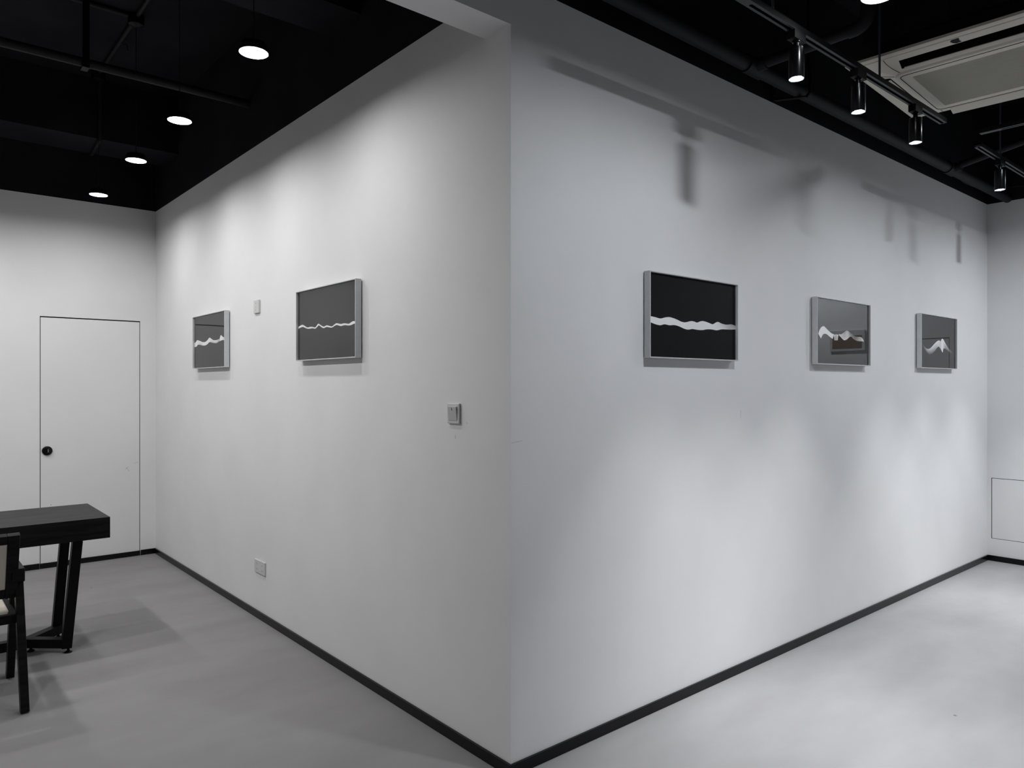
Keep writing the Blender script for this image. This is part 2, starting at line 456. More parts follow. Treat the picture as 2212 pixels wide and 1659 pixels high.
def picture(axis, a0, a1, z0, z1, label, strokes, origin, scale):
    """axis 'B': on the three-picture wall (y=0, a = x); axis 'A': on the two-picture wall (x=0, a = y)"""
    T, LIP, REC = 0.040, 0.005, 0.012
    ac = (a0 + a1) / 2
    loc = (ac, 0, z0) if axis == 'B' else (0, ac, z0)
    root = thing('framed_picture', loc, label, 'picture', 'framed wave pictures')
    R = Vector(loc)
    def bx(bm, s0, s1, d0, d1, h0, h1):      # s along the wall, d out of the wall, h up
        if axis == 'B': box(bm, s0 - ac, s1 - ac, -d1, -d0, h0 - z0, h1 - z0)
        else: box(bm, -d1, -d0, s0 - ac, s1 - ac, h0 - z0, h1 - z0)
        return bm
    for nm, s0, s1, h0, h1 in (('frame_rail', a0, a1, z1 - LIP, z1), ('frame_rail', a0, a1, z0, z0 + LIP),
                               ('frame_stile', a0, a0 + LIP, z0 + LIP, z1 - LIP), ('frame_stile', a1 - LIP, a1, z0 + LIP, z1 - LIP)):
        finish(nm, bx(nb(), s0, s1, 0.006, T, h0, h1), 'aluminium', root, bevel=0.0006, seg=1)
    finish('back_board', bx(nb(), a0 + 0.02, a1 - 0.02, 0.0, 0.012, z0 + 0.02, z1 - 0.02), 'gap_dark', root)
    pr = finish('print', bx(nb(), a0 + LIP, a1 - LIP, 0.012, T - REC - 0.002, z0 + LIP, z1 - LIP), 'print_black', root)
    PD = T - REC - 0.002
    bm = nb(); lay = bm.loops.layers.float_color.new('tone')
    if axis == 'B':
        conv = lambda u, v: hit(u, v, 1, -PD) - R; push = Vector((0, -0.0006, 0))
    else:
        conv = lambda u, v: hit(u, v, 0, -PD) - R; push = Vector((-0.0006, 0, 0))
    for i, (up, lo, tu, tl) in enumerate(strokes):
        U = [(origin[0] + x / scale, origin[1] + y / scale) for x, y in up]
        L = [(origin[0] + x / scale, origin[1] + y / scale) for x, y in lo]
        ribbon(bm, lay, U, L, conv, tu, tl, push * (1 + i * 0.5))
    # keep the stroke inside the print area
    lo_s, hi_s = a0 + LIP - ac, a1 - LIP - ac
    k = 0 if axis == 'B' else 1
    for v in bm.verts:
        v.co[k] = min(max(v.co[k], lo_s + 0.0005), hi_s - 0.0005)
    finish('white_stroke', bm, 'print_stroke', pr)
    finish('glass', bx(nb(), a0 + LIP, a1 - LIP, T - REC, T - REC + 0.002, z0 + LIP, z1 - LIP), 'picture_glass', root)
    return root

W = 0.93
oB, sB = (1340, 540), 2.8359
picture('B', 0.789, 1.499, 1.628, 2.022, 'framed black picture with broad unbroken white wave, beside the wall corner', [
    ([(178, 404), (215, 412), (245, 420), (275, 413), (300, 411), (325, 418), (350, 428), (375, 440), (400, 443), (430, 436), (450, 438), (470, 445), (490, 437), (510, 436), (540, 446), (565, 455), (585, 444), (600, 441), (620, 451), (650, 458), (680, 456), (705, 465), (720, 470)],
     [(178, 440), (215, 455), (245, 461), (270, 455), (300, 461), (330, 460), (360, 468), (390, 482), (415, 488), (440, 484), (465, 488), (500, 491), (530, 486), (560, 487), (590, 492), (620, 486), (650, 487), (680, 488), (720, 486)],
     [W] * 10 + [0.7, 0.45, 0.5], [W] * 11 + [0.6, 0.7])], oB, sB)
picture('B', 2.325, 3.033, 1.629, 2.027, 'framed black picture with two short white brush waves, middle one of three', [
    ([(1212, 512), (1220, 490), (1232, 472), (1245, 467), (1256, 475), (1272, 492), (1290, 508), (1308, 517)],
     [(1228, 543), (1234, 530), (1242, 517), (1254, 513), (1266, 518), (1280, 530), (1293, 540), (1301, 544)], [W], [W]),
    ([(1307, 520), (1320, 517), (1335, 519)], [(1310, 553), (1320, 554), (1331, 553)], [W, 0.5, W], [0.6, 0.55, 0.75]),
    ([(1337, 514), (1352, 516), (1368, 505), (1385, 494), (1400, 500), (1415, 512), (1432, 526), (1450, 532), (1470, 533), (1482, 542), (1490, 556)],
     [(1340, 524), (1355, 540), (1370, 553), (1385, 549), (1400, 536), (1412, 531), (1428, 545), (1446, 556), (1464, 559), (1480, 560), (1491, 563)],
     [0.6, 0.6, 0.3, 0.5, 0.12, 0.15, 0.2, 0.55, 0.8, 0.7], [W, W, W, W, 0.5, 0.35, 0.3, 0.5, 0.7, 0.5])], oB, sB)
picture('B', 3.862, 4.567, 1.631, 2.029, 'framed black picture with blurred white peak, beside the access hatch wall', [
    ([(1848, 572), (1862, 592), (1878, 605), (1895, 604), (1912, 588), (1930, 568), (1945, 556), (1958, 556), (1968, 566)],
     [(1858, 600), (1872, 622), (1888, 637), (1904, 637), (1920, 626), (1935, 606), (1948, 592), (1960, 604), (1970, 622)],
     [0.04, 0.25, 0.55, 0.7, W, W, W, 0.75, W], [0.015, 0.03, 0.05, 0.06, 0.12, 0.4, 0.7, 0.6, W]),
    ([(1964, 553), (1972, 543), (1980, 552), (1992, 574), (2006, 598), (2020, 614), (2034, 624)],
     [(1968, 618), (1974, 628), (1979, 605), (1990, 606), (2004, 618), (2018, 632), (2032, 640)],
     [W, W, W, 0.7, 0.45, 0.2, 0.015], [W, W, 0.7, 0.25, 0.1, 0.03, 0.008])], oB, sB)
oA, sA = (360, 540), 4.424
picture('A', 1.159, 1.866, 1.643, 2.041, 'framed black picture with thin white wave line, between switch and small wall socket', [
    ([(1248, 742), (1275, 725), (1300, 715), (1320, 725), (1345, 740), (1370, 735), (1395, 735), (1420, 740), (1438, 718), (1450, 704), (1465, 712), (1500, 732), (1530, 720), (1555, 725), (1580, 730), (1600, 715), (1625, 700), (1665, 707), (1700, 700), (1740, 705), (1765, 690), (1785, 680), (1806, 683)],
     [(1248, 762), (1275, 745), (1300, 735), (1320, 742), (1345, 752), (1370, 752), (1395, 748), (1420, 752), (1440, 735), (1455, 720), (1470, 730), (1500, 747), (1530, 735), (1555, 740), (1580, 742), (1602, 728), (1628, 717), (1665, 727), (1702, 718), (1742, 722), (1768, 716), (1788, 706), (1806, 701)],
     [W], [W])], oA, sA)
picture('A', 3.046, 3.752, 1.632, 2.031, 'framed black picture with jagged white brush wave, beside the flush door wall', [
    ([(250, 892), (275, 885), (285, 872), (295, 862), (320, 870), (345, 880), (370, 878), (390, 862), (410, 838), (430, 850), (450, 862), (480, 860), (505, 848), (512, 830), (520, 813), (535, 828), (556, 836)],
     [(250, 927), (272, 928), (286, 924), (300, 906), (325, 908), (345, 913), (370, 912), (392, 898), (410, 880), (430, 884), (450, 889), (478, 889), (503, 873), (512, 870), (522, 866), (536, 860), (556, 864)],
     [0.55, W, W, W, W, W, W, W, W, 0.5, W, W, 0.5], [0.5, W, W, 0.6, W, W, W, 0.5, 0.55, 0.45, W, W, 0.7])], oA, sA)

# hairline scuffs on the walls
mat('scuff_grey', (0.45, 0.45, 0.46), 0.8)
wr, wl = bpy.data.objects['wall_right'], bpy.data.objects['wall_left']
for a, c in (((1600, 886), (1600, 904)), ((1105, 957), (1128, 952))):
    bm = nb(); tube(bm, [hit(*a, 1, 0.0), hit(*c, 1, 0.0)], 0.0008, 6); finish('scuff_mark', bm, 'scuff_grey', wr)
for a, c in (((1008, 912), (1009, 916)), ((983, 940), (984, 948))):
    bm = nb(); tube(bm, [hit(*a, 0, 0.0), hit(*c, 0, 0.0)], 0.0009, 6); finish('scuff_mark', bm, 'scuff_grey', wl)

# ------------------------------------------------------------------ switch and sockets
def plate(name, label, cat, y0, y1, z0, z1, t):
    yc, zc = (y0 + y1) / 2, (z0 + z1) / 2
    r = thing(name, (0, yc, zc), label, cat)
    finish('cover_plate', box(nb(), -t, 0, y0 - yc, y1 - yc, z0 - zc, z1 - zc), 'white_plastic', r, bevel=0.003)
    return r
sw = plate('light_switch', 'white square rocker light switch near the wall corner', 'switch', 0.323, 0.409, 1.341, 1.427, 0.010)
bm = nb()
vs = [(-0.010, -0.030, 0.030), (-0.010, 0.030, 0.030), (-0.010, 0.030, -0.030), (-0.010, -0.030, -0.030),
      (-0.018, -0.030, 0.028), (-0.018, 0.030, 0.028), (-0.0115, 0.030, -0.030), (-0.0115, -0.030, -0.030)]
bv = [bm.verts.new(v) for v in vs]
for f in ((0, 1, 2, 3), (4, 5, 6, 7), (0, 1, 5, 4), (1, 2, 6, 5), (2, 3, 7, 6), (3, 0, 4, 7)): bm.faces.new([bv[i] for i in f])
rk = finish('rocker', bm, 'grey_plastic', sw, bevel=0.0012)
finish('indicator_mark', box(nb(), -0.0183, -0.0170, -0.0012, 0.0012, 0.014, 0.024), 'slot_dark', rk)
so = plate('wall_socket', 'wide white double socket low on the wall above the skirting', 'socket', 2.404, 2.576, 0.292, 0.376, 0.009)
for yy in (-0.043, 0.043):
    for dy, dz, w_, h_ in ((0, 0.016, 0.004, 0.008), (-0.010, -0.018, 0.003, 0.008), (0.010, -0.018, 0.003, 0.008)):
        finish('pin_hole', box(nb(), -0.0094, -0.0085, yy + dy - w_ / 2, yy + dy + w_ / 2, dz - h_ / 2, dz + h_ / 2), 'slot_dark', so)
s2 = plate('wall_socket', 'small white square socket high on the wall between two pictures', 'socket', 2.497, 2.583, 1.972, 2.058, 0.012)
for dy, dz, w_, h_ in ((0, 0.022, 0.004, 0.008), (0, -0.004, 0.003, 0.007), (0.003, -0.022, 0.003, 0.007)):
    finish('pin_hole', box(nb(), -0.0124, -0.0115, dy - w_ / 2, dy + w_ / 2, dz - h_ / 2, dz + h_ / 2), 'slot_dark', s2)

# ------------------------------------------------------------------ pendant lamps
def disc_beam(parent, z, size, watts, col, name='pendant_beam'):
    ld = bpy.data.lights.new(name, 'AREA')
    ld.shape = 'DISK'; ld.size = size; ld.energy = watts; ld.color = col
    lo = bpy.data.objects.new(name, ld); lo.location = (0, 0, z); lo.parent = parent
    COL.objects.link(lo)

def pendant(x, y, z, label, group, watts, col, canopy_z=SLAB, off=None):
    """z = underside of the luminous disc"""
    r = thing('pendant_lamp', (x, y, z), label, 'lamp', group)
    bm = nb(); lathe(bm, [(0.0, 0.046), (0.008, 0.046), (0.040, 0.044), (0.052, 0.040), (0.057, 0.032), (0.0605, 0.014), (0.0625, 0.012), (0.0625, 0.0), (0.0612, 0.0), (0.0605, 0.009)], 40)
    finish('lamp_housing', bm, 'black_metal', r, smooth=True)
    bm = nb(); lathe(bm, [(0.0608, 0.0005), (0.0600, 0.0005), (0.0585, 0.008), (0.0600, 0.0085)], 40, caps=(False, False))
    finish('inner_rim', bm, 'white_plastic', r, smooth=True)
    bm = nb(); lathe(bm, [(0.0, 0.0065), (0.0590, 0.0065)], 40)
    finish('diffuser', bm, 'white_plastic' if off else 'diffuser_glow', r)
    disc_beam(r, 0.0055, 0.114, watts, col, off or 'pendant_beam')
    bm = nb(); lathe(bm, [(0.006, 0.046), (0.004, 0.060), (0.0022, 0.064)], 12)
    finish('cord_grip', bm, 'black_metal', r, smooth=True)
    top = canopy_z - z
    bm = nb(); tube(bm, [(0, 0, 0.06), (0, 0, top - 0.03)], 0.0022, 8)
    finish('cord', bm, 'cable_black', r)
    bm = nb(); lathe(bm, [(0.006, top - 0.075), (0.045, top - 0.062), (0.048, top - 0.055), (0.048, top), (0.0, top)], 28)
    finish('canopy', bm, 'black_metal', r, smooth=True)
    return r
GP = 'pendants along the two-picture wall'
PX, PZ = -0.615, 2.947
pendant(PX, 1.002, PZ, 'lit black disc pendant next to the white header beam', GP, NEAR_L, WARM, canopy_z=SLAB)
pendant(PX - 0.0, 2.069, PZ, 'lit black disc pendant, second from the white header beam', GP, NEAR_L, WARM)
pendant(PX, 2.996, PZ, 'lit black disc pendant above the table, third from the white header beam', GP, NEAR_L, WARM)
pendant(PX, 4.103, PZ, 'lit black disc pendant next to the flush door wall', GP, NEAR_L, WARM)
for yy, wh in ((1.002, 'next to the header'), (2.069, 'second from the header'), (2.996, 'third from the header'), (4.103, 'next to the door wall')):
    pendant(-1.93, yy, PZ, 'lit black disc pendant in the second row, ' + wh, 'second row of pendants', ROW2_L, WARM, off='pendant_second_row_' + wh.replace(' ', '_') + '_offscreen')
_p = hit(1898, -9, 2, 2.955)
pendant(_p.x, _p.y, 2.955, 'lit disc pendant beside the ceiling air conditioner', 'gallery pendants', PEND_V, COOL)
for k_, (xx, yy, wh) in enumerate(((0.645, -1.31, 'near the wall corner'), (2.88, -1.31, 'behind the air conditioner'), (4.72, -1.60, 'next to the hatch wall'))):
    pendant(xx, yy, 2.950, 'lit disc pendant in the gallery ' + wh, 'gallery pendants', (PEND_R1, PEND_R2, PEND_R3)[k_], COOL, off='pendant_gallery_' + wh.replace(' ', '_') + '_offscreen')

# ------------------------------------------------------------------ ceiling services, left room
def pipe(name, pts, r, label, mat_='black_pipe', cat='pipe', seg=20):
    bm = nb(); tube(bm, pts, r, seg)
    return tag(finish(name, bm, mat_, smooth=True), label, cat)
py, pz = 2.69, 3.375
p1 = pipe('ceiling_pipe', [(XW + 0.02, py, pz), (-0.0, py, pz)], 0.026, 'black pipe crossing the room below the ceiling slab')
hg = thing('pipe_hanger', (-0.957, py, pz), 'black strap hanger holding the crossing pipe', 'hanger')
finish('hanger_bar', box(nb(), -0.018, 0.018, -0.032, -0.026, -0.03, SLAB - pz), 'black_metal', hg)
bm = nb(); box(bm, -0.018, 0.018, -0.032, 0.045, -0.036, -0.028); box(bm, -0.018, 0.018, 0.038, 0.045, -0.036, 0.0)
finish('saddle', bm, 'black_metal', hg)
zc = SLAB - 0.016
def conduit(pts, label, r=0.014):
    return pipe('conduit', pts, r, label, cat='conduit', seg=14)
conduit([(PX, 2.118, zc), (PX, 2.947, zc)], 'black conduit under the slab between the second and third pendant')
cd = thing('conduit', (PX, 3.046, zc), 'black conduit with small hook under the slab behind the third pendant', 'conduit')
bm = nb(); tube(bm, [(0, 0, 0), (0, 1.0, 0)], 0.014, 14); finish('conduit_pipe', bm, 'black_pipe', cd, smooth=True)
bm = nb(); tube(bm, [(0, 0.354, -0.012), (0.015, 0.364, -0.026), (0.035, 0.354, -0.016), (0.045, 0.354, -0.06)], 0.004, 8); finish('hook', bm, 'cable_black', cd)
conduit([(PX - 0.049, 2.985, zc), (-1.88, 2.985, zc)], 'black conduit under the slab joining the two pendant rows')
conduit([(-0.605, 4.153, zc), (-0.590, 4.200, zc), (-0.578, 4.232, zc - 0.008), (-0.578, 4.244, zc - 0.04), (-0.578, 4.244, 3.43), (-0.578, 4.252, 3.410), (-0.578, 4.275, 3.407), (-0.554, 4.68, 3.407), (-0.553, 4.712, 3.412), (-0.553, 4.718, 3.6)], 'black conduit bent down around the ceiling beam', 0.013)

# ------------------------------------------------------------------ ceiling services, gallery
PY, PZR, PR = -0.15, 3.09, 0.037
gp = thing('ceiling_pipe', (1.458, PY, PZR), 'long black pipe hung along the top of the three-picture wall', 'pipe')
bm = nb(); tube(bm, [(-1.46 - 0.0, 0, 0), (LB - 1.458, 0, 0)], PR, 24); finish('main_pipe', bm, 'black_pipe', gp, smooth=True)
for xt in (1.458, 4.09):
    bm = nb()
    lathe(bm, [(PR, -0.075), (PR + 0.007, -0.075), (PR + 0.007, 0.075), (PR, 0.075)], 24, (xt - 1.458, 0, 0), 'X')
    lathe(bm, [(PR * 0.9, 0.0), (PR * 0.9, -0.075), (0.03, -0.075)], 24, (xt - 1.458, 0, 0), 'Y')
    finish('tee_joint', bm, 'black_pipe', gp, smooth=True)
e = [(0, 0, 0), (0, -0.50, 0)]
for k in range(1, 9):
    a = k / 8 * math.pi / 2
    e.append((0, -0.50 - 0.06 * math.sin(a), 0.06 * (1 - math.cos(a))))
e.append((0, -0.56, SLAB - PZR))
bm = nb(); tube(bm, e, 0.026, 20); finish('branch_pipe', bm, 'black_pipe', gp, smooth=True)
bm = nb(); tube(bm, [(0, -0.475, 0), (0, -0.505, 0)] + [(0, -0.50 - 0.06 * math.sin(k / 8 * math.pi / 2), 0.06 * (1 - math.cos(k / 8 * math.pi / 2))) for k in range(1, 9)] + [(0, -0.56, 0.085)], 0.031, 20)
finish('elbow', bm, 'black_pipe', gp, smooth=True)
bm = nb(); tube(bm, [(4.09 - 1.458, 0, 0), (4.09 - 1.458, -1.6, 0.30)], 0.024, 20); finish('branch_pipe', bm, 'black_pipe', gp, smooth=True)
br = thing('pipe_bracket', (1.90, 0, PZR), 'black bent wall bracket carrying the long pipe', 'bracket')
bm = nb()
bar(bm, (0.0, 0.0, -0.012), (0.0, -0.20, -0.050), 0.030, 0.006, (1, 0, 0))
box(bm, -0.018, 0.018, -0.008, 0.0, -0.018, 0.075)
finish('bracket_arm', bm, 'black_metal', br)
bm = nb(); tube(bm, [(0, -0.195, -0.05), (0, -0.215, -0.03), (0, -0.215, 0.05), (0, -0.205, 0.12), (0, -0.205, SLAB - PZR)], 0.008, 10); finish('hook_rod', bm, 'black_metal', br, smooth=True)
for dz in (0.012, 0.055):
    bm = nb(); lathe(bm, [(0.0, -0.012), (0.005, -0.012), (0.005, -0.006)], 10, (-0.0, 0, dz), 'Y'); finish('bolt', bm, 'rod_steel', br)
cable_pts = [hit(u, v, 1, -0.10) for u, v in ((2056, 372), (2072, 385), (2085, 395), (2105, 403), (2122, 406), (2150, 406))]
cable_pts.append(Vector((LB - 0.01, -0.35, 3.16)))
tag(pipe('loose_cable', cable_pts, 0.006, 'thin slack black cable under the long pipe end', cat='cable', seg=8), cat='cable')

# lighting tracks -------------------------------------------------------------
TY, TZ0, TZ1 = -0.695, 2.874, 2.896
def track(p, length, along, label, feed_start=False):
    """p = start point of the underside; profile 33 mm wide: two lips, recessed slot"""
    r = thing('lighting_track', p, label, 'track', 'ceiling lighting tracks', rz=0 if along == 'X' else -math.pi / 2)
    h = TZ1 - TZ0
    bm = nb()
    box(bm, 0, length, -0.0175, 0.0175, 0.010, h)
    box(bm, 0, length, -0.0175, -0.0155, 0.0, 0.010); box(bm, 0, length, 0.0155, 0.0175, 0.0, 0.010)
    finish('track_body', bm, 'black_metal', r)
    for s in (-1, 1):
        bm = nb(); box(bm, 0, length, min(s * 0.0065, s * 0.0172), max(s * 0.0065, s * 0.0172), -0.001, 0.0015); finish('track_lip', bm, 'track_lip', r)
    if feed_start:
        bm = nb(); box(bm, 0.0, 0.10, -0.0165, 0.0165, -0.0015, 0.008); finish('live_end', bm, 'track_lip', r)
    else:
        bm = nb(); box(bm, 0.0, 0.006, -0.0175, 0.0175, -0.001, h); finish('end_cap', bm, 'track_lip', r)
    bm = nb(); box(bm, length - 0.006, length, -0.0175, 0.0175, -0.001, h); finish('end_cap', bm, 'track_lip', r)
    return r
def rod(parent, x):
    bm = nb(); tube(bm, [(x, 0, TZ1 - TZ0 - 0.004), (x, 0, SLAB - TZ0)], 0.005, 10); finish('suspension_rod', bm, 'rod_steel', parent, smooth=True)
    bm = nb(); lathe(bm, [(0.0, 0.0065), (0.0055, 0.007), (0.0055, 0.012)], 10, (x, 0, 0)); finish('rod_nut', bm, 'chrome', parent)
t1 = track((0.44, TY, TZ0), 2.38 - 0.44, 'X', 'black lighting track with three spotlights under the air conditioner', True)
rod(t1, 0.695 - 0.44); rod(t1, 1.612 - 0.44)
t2 = track((2.936, TY + 0.014, TZ0), 2.2, 'X', 'black lighting track toward the access hatch wall')
rod(t2, 3.336 - 2.936); rod(t2, 1.9)
t3 = track((2.707, -0.765, TZ0 + 0.0), 2.0, 'Y', 'black lighting track set square to the three-picture wall', True)
rod(t3, 0.9)

def spot(x, y, label, lit_w=SPOT_W, tilt=0.0, off=None):
    r = thing('track_spotlight', (x, y, TZ0), label, 'spotlight', 'black cylinder track spotlights')
    finish('track_adapter', box(nb(), -0.043, 0.043, -0.0175, 0.0175, -0.034, 0.004), 'black_metal', r, bevel=0.0015)
    bm = nb(); lathe(bm, [(0.016, -0.033), (0.016, -0.037), (0.0105, -0.040), (0.0105, -0.062)], 20); finish('stem', bm, 'black_gloss', r, smooth=True)
    bm = nb(); lathe(bm, [(0.0, -0.060), (0.0275, -0.060), (0.0295, -0.062), (0.0295, -0.178), (0.0285, -0.180), (0.0280, -0.179), (0.0280, -0.165)], 36)
    bd = finish('spot_body', bm, 'black_gloss', r, smooth=True)
    bm = nb(); lathe(bm, [(0.0284, -0.1797), (0.0245, -0.1740), (0.0215, -0.1665)], 36, caps=(False, False))
    finish('reflector_ring', bm, 'spot_ring', bd, smooth=True)
    bm = nb(); lathe(bm, [(0.0, -0.167), (0.0215, -0.167)], 32)
    # faces of the disc
    finish('lens', bm, 'white_plastic' if off else 'lens_glow', bd)
    ld = bpy.data.lights.new(off or 'spot_beam', 'SPOT')
    ld.energy = lit_w; ld.spot_size = math.radians(59.5); ld.spot_blend = 1.0; ld.shadow_soft_size = 0.02
    ld.color = (0.97, 0.985, 1.0)
    lo = bpy.data.objects.new(off or 'spot_beam', ld); lo.location = (0, 0, -0.182); lo.parent = r
    lo.rotation_euler = (tilt, 0, 0)
    COL.objects.link(lo)
    return r
spot(0.868, TY, 'black cylinder spotlight on the track, next to the wall corner')
spot(1.399, TY, 'black cylinder spotlight in the middle of the three on one track')
spot(2.017, TY, 'black cylinder spotlight at the track end under the air conditioner')
spot(3.330, TY + 0.014, 'black cylinder spotlight alone on the far track')
spot(3.965, TY + 0.014, 'black cylinder spotlight on the far track, second from the hatch wall', off='spot_beam_far_track_offscreen')
spot(4.72, TY + 0.014, 'black cylinder spotlight on the far track, next to the hatch wall', off='spot_beam_hatch_wall_offscreen')

# ------------------------------------------------------------------ ceiling cassette air conditioner
yaw = math.atan2(0.059, 0.947)
AC = thing('air_conditioner', (1.617, -0.534, 3.0), 'ivory four-way ceiling cassette air conditioner', 'air conditioner', rz=yaw)
S = 0.949
# local: x = u (0..S), y = -v (0..-S), z up from the rim underside
bm = nb()
def ring_loop(o, z, cr=0.0):
    return [(o, -o, z), (S - o, -o, z), (S - o, -(S - o), z), (o, -(S - o), z)]
loops = [ring_loop(0.0, 0.016), ring_loop(0.0, 0.004), ring_loop(0.010, 0.0), ring_loop(0.026, 0.0), ring_loop(0.028, -0.004)]
vl = [[bm.verts.new(p) for p in lp] for lp in loops]
for a, b_ in zip(vl, vl[1:]):
    for i in range(4): bm.faces.new((a[i], a[(i + 1) % 4], b_[(i + 1) % 4], b_[i]))
def slope_z(o): return -0.004 - (o - 0.028) / (0.185 - 0.028) * 0.034
def sidept(side, o, s, dz=0.0):
    """o = distance in from the edge, s = along the side"""
    z = slope_z(o) + dz
    return {0: (o, -s, z), 1: (s, -o, z), 2: (S - o, -s, z), 3: (s, -(S - o), z)}[side]
def quad(bm, ps):
    bm.faces.new([bm.verts.new(p) for p in ps])
OA0, OA1, OS0, OS1 = 0.066, 0.132, 0.215, S - 0.215
for side in range(4):
    for o0, o1 in ((0.028, OA0), (OA1, 0.187)):
        quad(bm, [sidept(side, o0, o0), sidept(side, o0, S - o0), sidept(side, o1, S - o1), sidept(side, o1, o1)])
    quad(bm, [sidept(side, OA0, OA0), sidept(side, OA0, OS0), sidept(side, OA1, OS0 - 0.008), sidept(side, OA1, OA1)])
    quad(bm, [sidept(side, OA0, OS1), sidept(side, OA0, S - OA0), sidept(side, OA1, S - OA1), sidept(side, OA1, OS1 + 0.008)])
finish('fascia', bm, 'ivory_plastic', AC)
for side in range(4):
    # outlet duct rising behind the opening
    bm = nb()
    a0, a1, s0, s1 = OA0, OA1, OS0, OS1
    q = [sidept(side, a0, s0), sidept(side, a0, s1), sidept(side, a1, s1 + 0.008), sidept(side, a1, s0 - 0.008)]
    v0 = [bm.verts.new(p) for p in q]; v1 = [bm.verts.new((x, y, z + 0.10)) for x, y, z in q]
    bm.faces.new(v1)
    for i in range(4): bm.faces.new((v0[i], v0[(i + 1) % 4], v1[(i + 1) % 4], v1[i]))
    finish('air_outlet', bm, 'outlet_dark', AC)
    # swing flap: hinged on the inner side, open
    bm = nb()
    hinge, tipo, tipz = a1 - 0.004, a0 + 0.006, -0.030
    if side in (0,): hinge, tipo, tipz = a1 + 0.004, a1 - 0.006, 0.002
    h0, h1 = sidept(side, hinge, s0 + 0.004, -0.002), sidept(side, hinge, s1 - 0.004, -0.002)
    t0, t1_ = sidept(side, tipo, s0 + 0.004, tipz), sidept(side, tipo, s1 - 0.004, tipz)
    q = [h0, h1, t1_, t0]; up = [(x, y, z - 0.003) for x, y, z in q]
    v0 = [bm.verts.new(p) for p in q]; v1 = [bm.verts.new(p) for p in up]
    bm.faces.new(v0); bm.faces.new(v1)
    for i in range(4): bm.faces.new((v0[i], v0[(i + 1) % 4], v1[(i + 1) % 4], v1[i]))
    finish('flap', bm, 'ivory_plastic', AC)
    # curved corner seams
    for s_at, dr in ((s0 - 0.035, -1), (s1 + 0.035, 1)):
        bm = nb()
        pts = []
        for k in range(7):
            f = k / 6
            pts.append(sidept(side, 0.030 + f * 0.125, s_at - dr * (0.0 + 0.03 * f * f) + dr * 0.02, -0.0002))
        tube(bm, pts, 0.0013, 6); finish('seam', bm, 'gap_dark', AC)
g0, g1 = 0.187, S - 0.187
bm = nb()
def rounded(o, z, r, n=6):
    pts = []
    a, b_ = o, S - o
    for cx_, cy_, st in ((b_ - r, -a - r, 0), (a + r, -a - r, 90), (a + r, -b_ + r, 180), (b_ - r, -b_ + r, 270)):
        for k in range(n + 1):
            t = math.radians(st + 90 * k / n)
            pts.append((cx_ + r * math.cos(t), cy_ + r * math.sin(t), z))
    return pts
vl = [[bm.verts.new(p) for p in rounded(o, z, r)] for o, z, r in ((0.150, -0.026, 0.05), (0.160, -0.040, 0.045), (0.168, -0.042, 0.04))]
for a, b_ in zip(vl, vl[1:]):
    k = len(a)
    for i in range(k): bm.faces.new((a[i], a[(i + 1) % k], b_[(i + 1) % k], b_[i]))
inn = [(0.222, -0.222), (S - 0.222, -0.222), (S - 0.222, -(S - 0.222)), (0.222, -(S - 0.222))]
out = vl[-1]                       # corner arcs in the order (+u,-v0), (0,-v0), (0,-v1), (+u,-v1)
iv = [bm.verts.new((x, y, -0.042)) for x, y in (inn[1], inn[0], inn[3], inn[2])]
iu = [bm.verts.new((v.co.x, v.co.y, -0.036)) for v in iv]
na = len(out) // 4
for c in range(4):
    for k in range(na - 1):
        bm.faces.new((out[c * na + k], out[c * na + k + 1], iv[c]))
    bm.faces.new((out[c * na + na - 1], out[(c + 1) % 4 * na], iv[(c + 1) % 4], iv[c]))
    bm.faces.new((iv[c], iv[(c + 1) % 4], iu[(c + 1) % 4], iu[c]))
gr = finish('intake_panel', bm, 'ivory_plastic', AC)
bm = nb(); pts = [Vector(p) for p in rounded(0.178, -0.0425, 0.03)]; tube(bm, pts + [pts[0]], 0.0016, 6, caps=False); finish('panel_seam', bm, 'gap_dark', gr)
bm = nb(); box(bm, 0.222, S - 0.222, -(S - 0.222), -0.222, -0.0380, -0.0370); finish('filter', bm, 'filter_mesh', gr)
bm = nb(); npitch = 46; pitch = (S - 0.444) / npitch
for k in range(npitch):
    u0 = 0.222 + k * pitch
    box(bm, u0, u0 + pitch * 0.30, -(S - 0.222), -0.222, -0.0430, -0.0385)
sl = finish('intake_slats', bm, 'ivory_plastic', gr); sl['kind'] = 'stuff'
body = finish('unit_housing', box(nb(), 0.06, S - 0.06, -(S - 0.06), -0.06, 0.10, 0.42), 'black_paint', AC)
for s_ in (0.20, 0.42, 0.58):
    finish('housing_seam', box(nb(), 0.0555, 0.0605, -s_ - 0.004, -s_ + 0.004, 0.11, 0.40), 'gap_dark', body)
bm = nb(); pts = [sidept(0, 0.030 + 0.008 * k, 0.45 + dy, -0.0015) for k, dy in ((0, -0.012), (1, -0.02), (3, -0.012), (4, 0.0), (3.6, 0.02), (2, 0.014), (0, 0.016))]
quad_ok = [bm.verts.new(p) for p in pts]; bm.faces.new(quad_ok)
st = finish('torn_sticker', bm, 'outlet_dark', AC); st['label'] = 'dark torn sticker residue'

# ------------------------------------------------------------------ plaque on the end wall
pl = thing('plaque', (LB, -1.265, 1.846), 'small brown wooden plaque in grey frame on the end wall', 'plaque')
finish('plaque_frame', box(nb(), -0.02, 0, -0.172, 0.172, 0, 0.205), 'aluminium', pl, bevel=0.002)
finish('plaque_board', box(nb(), -0.023, -0.018, -0.145, 0.145, 0.025, 0.150), 'plaque_wood', pl)

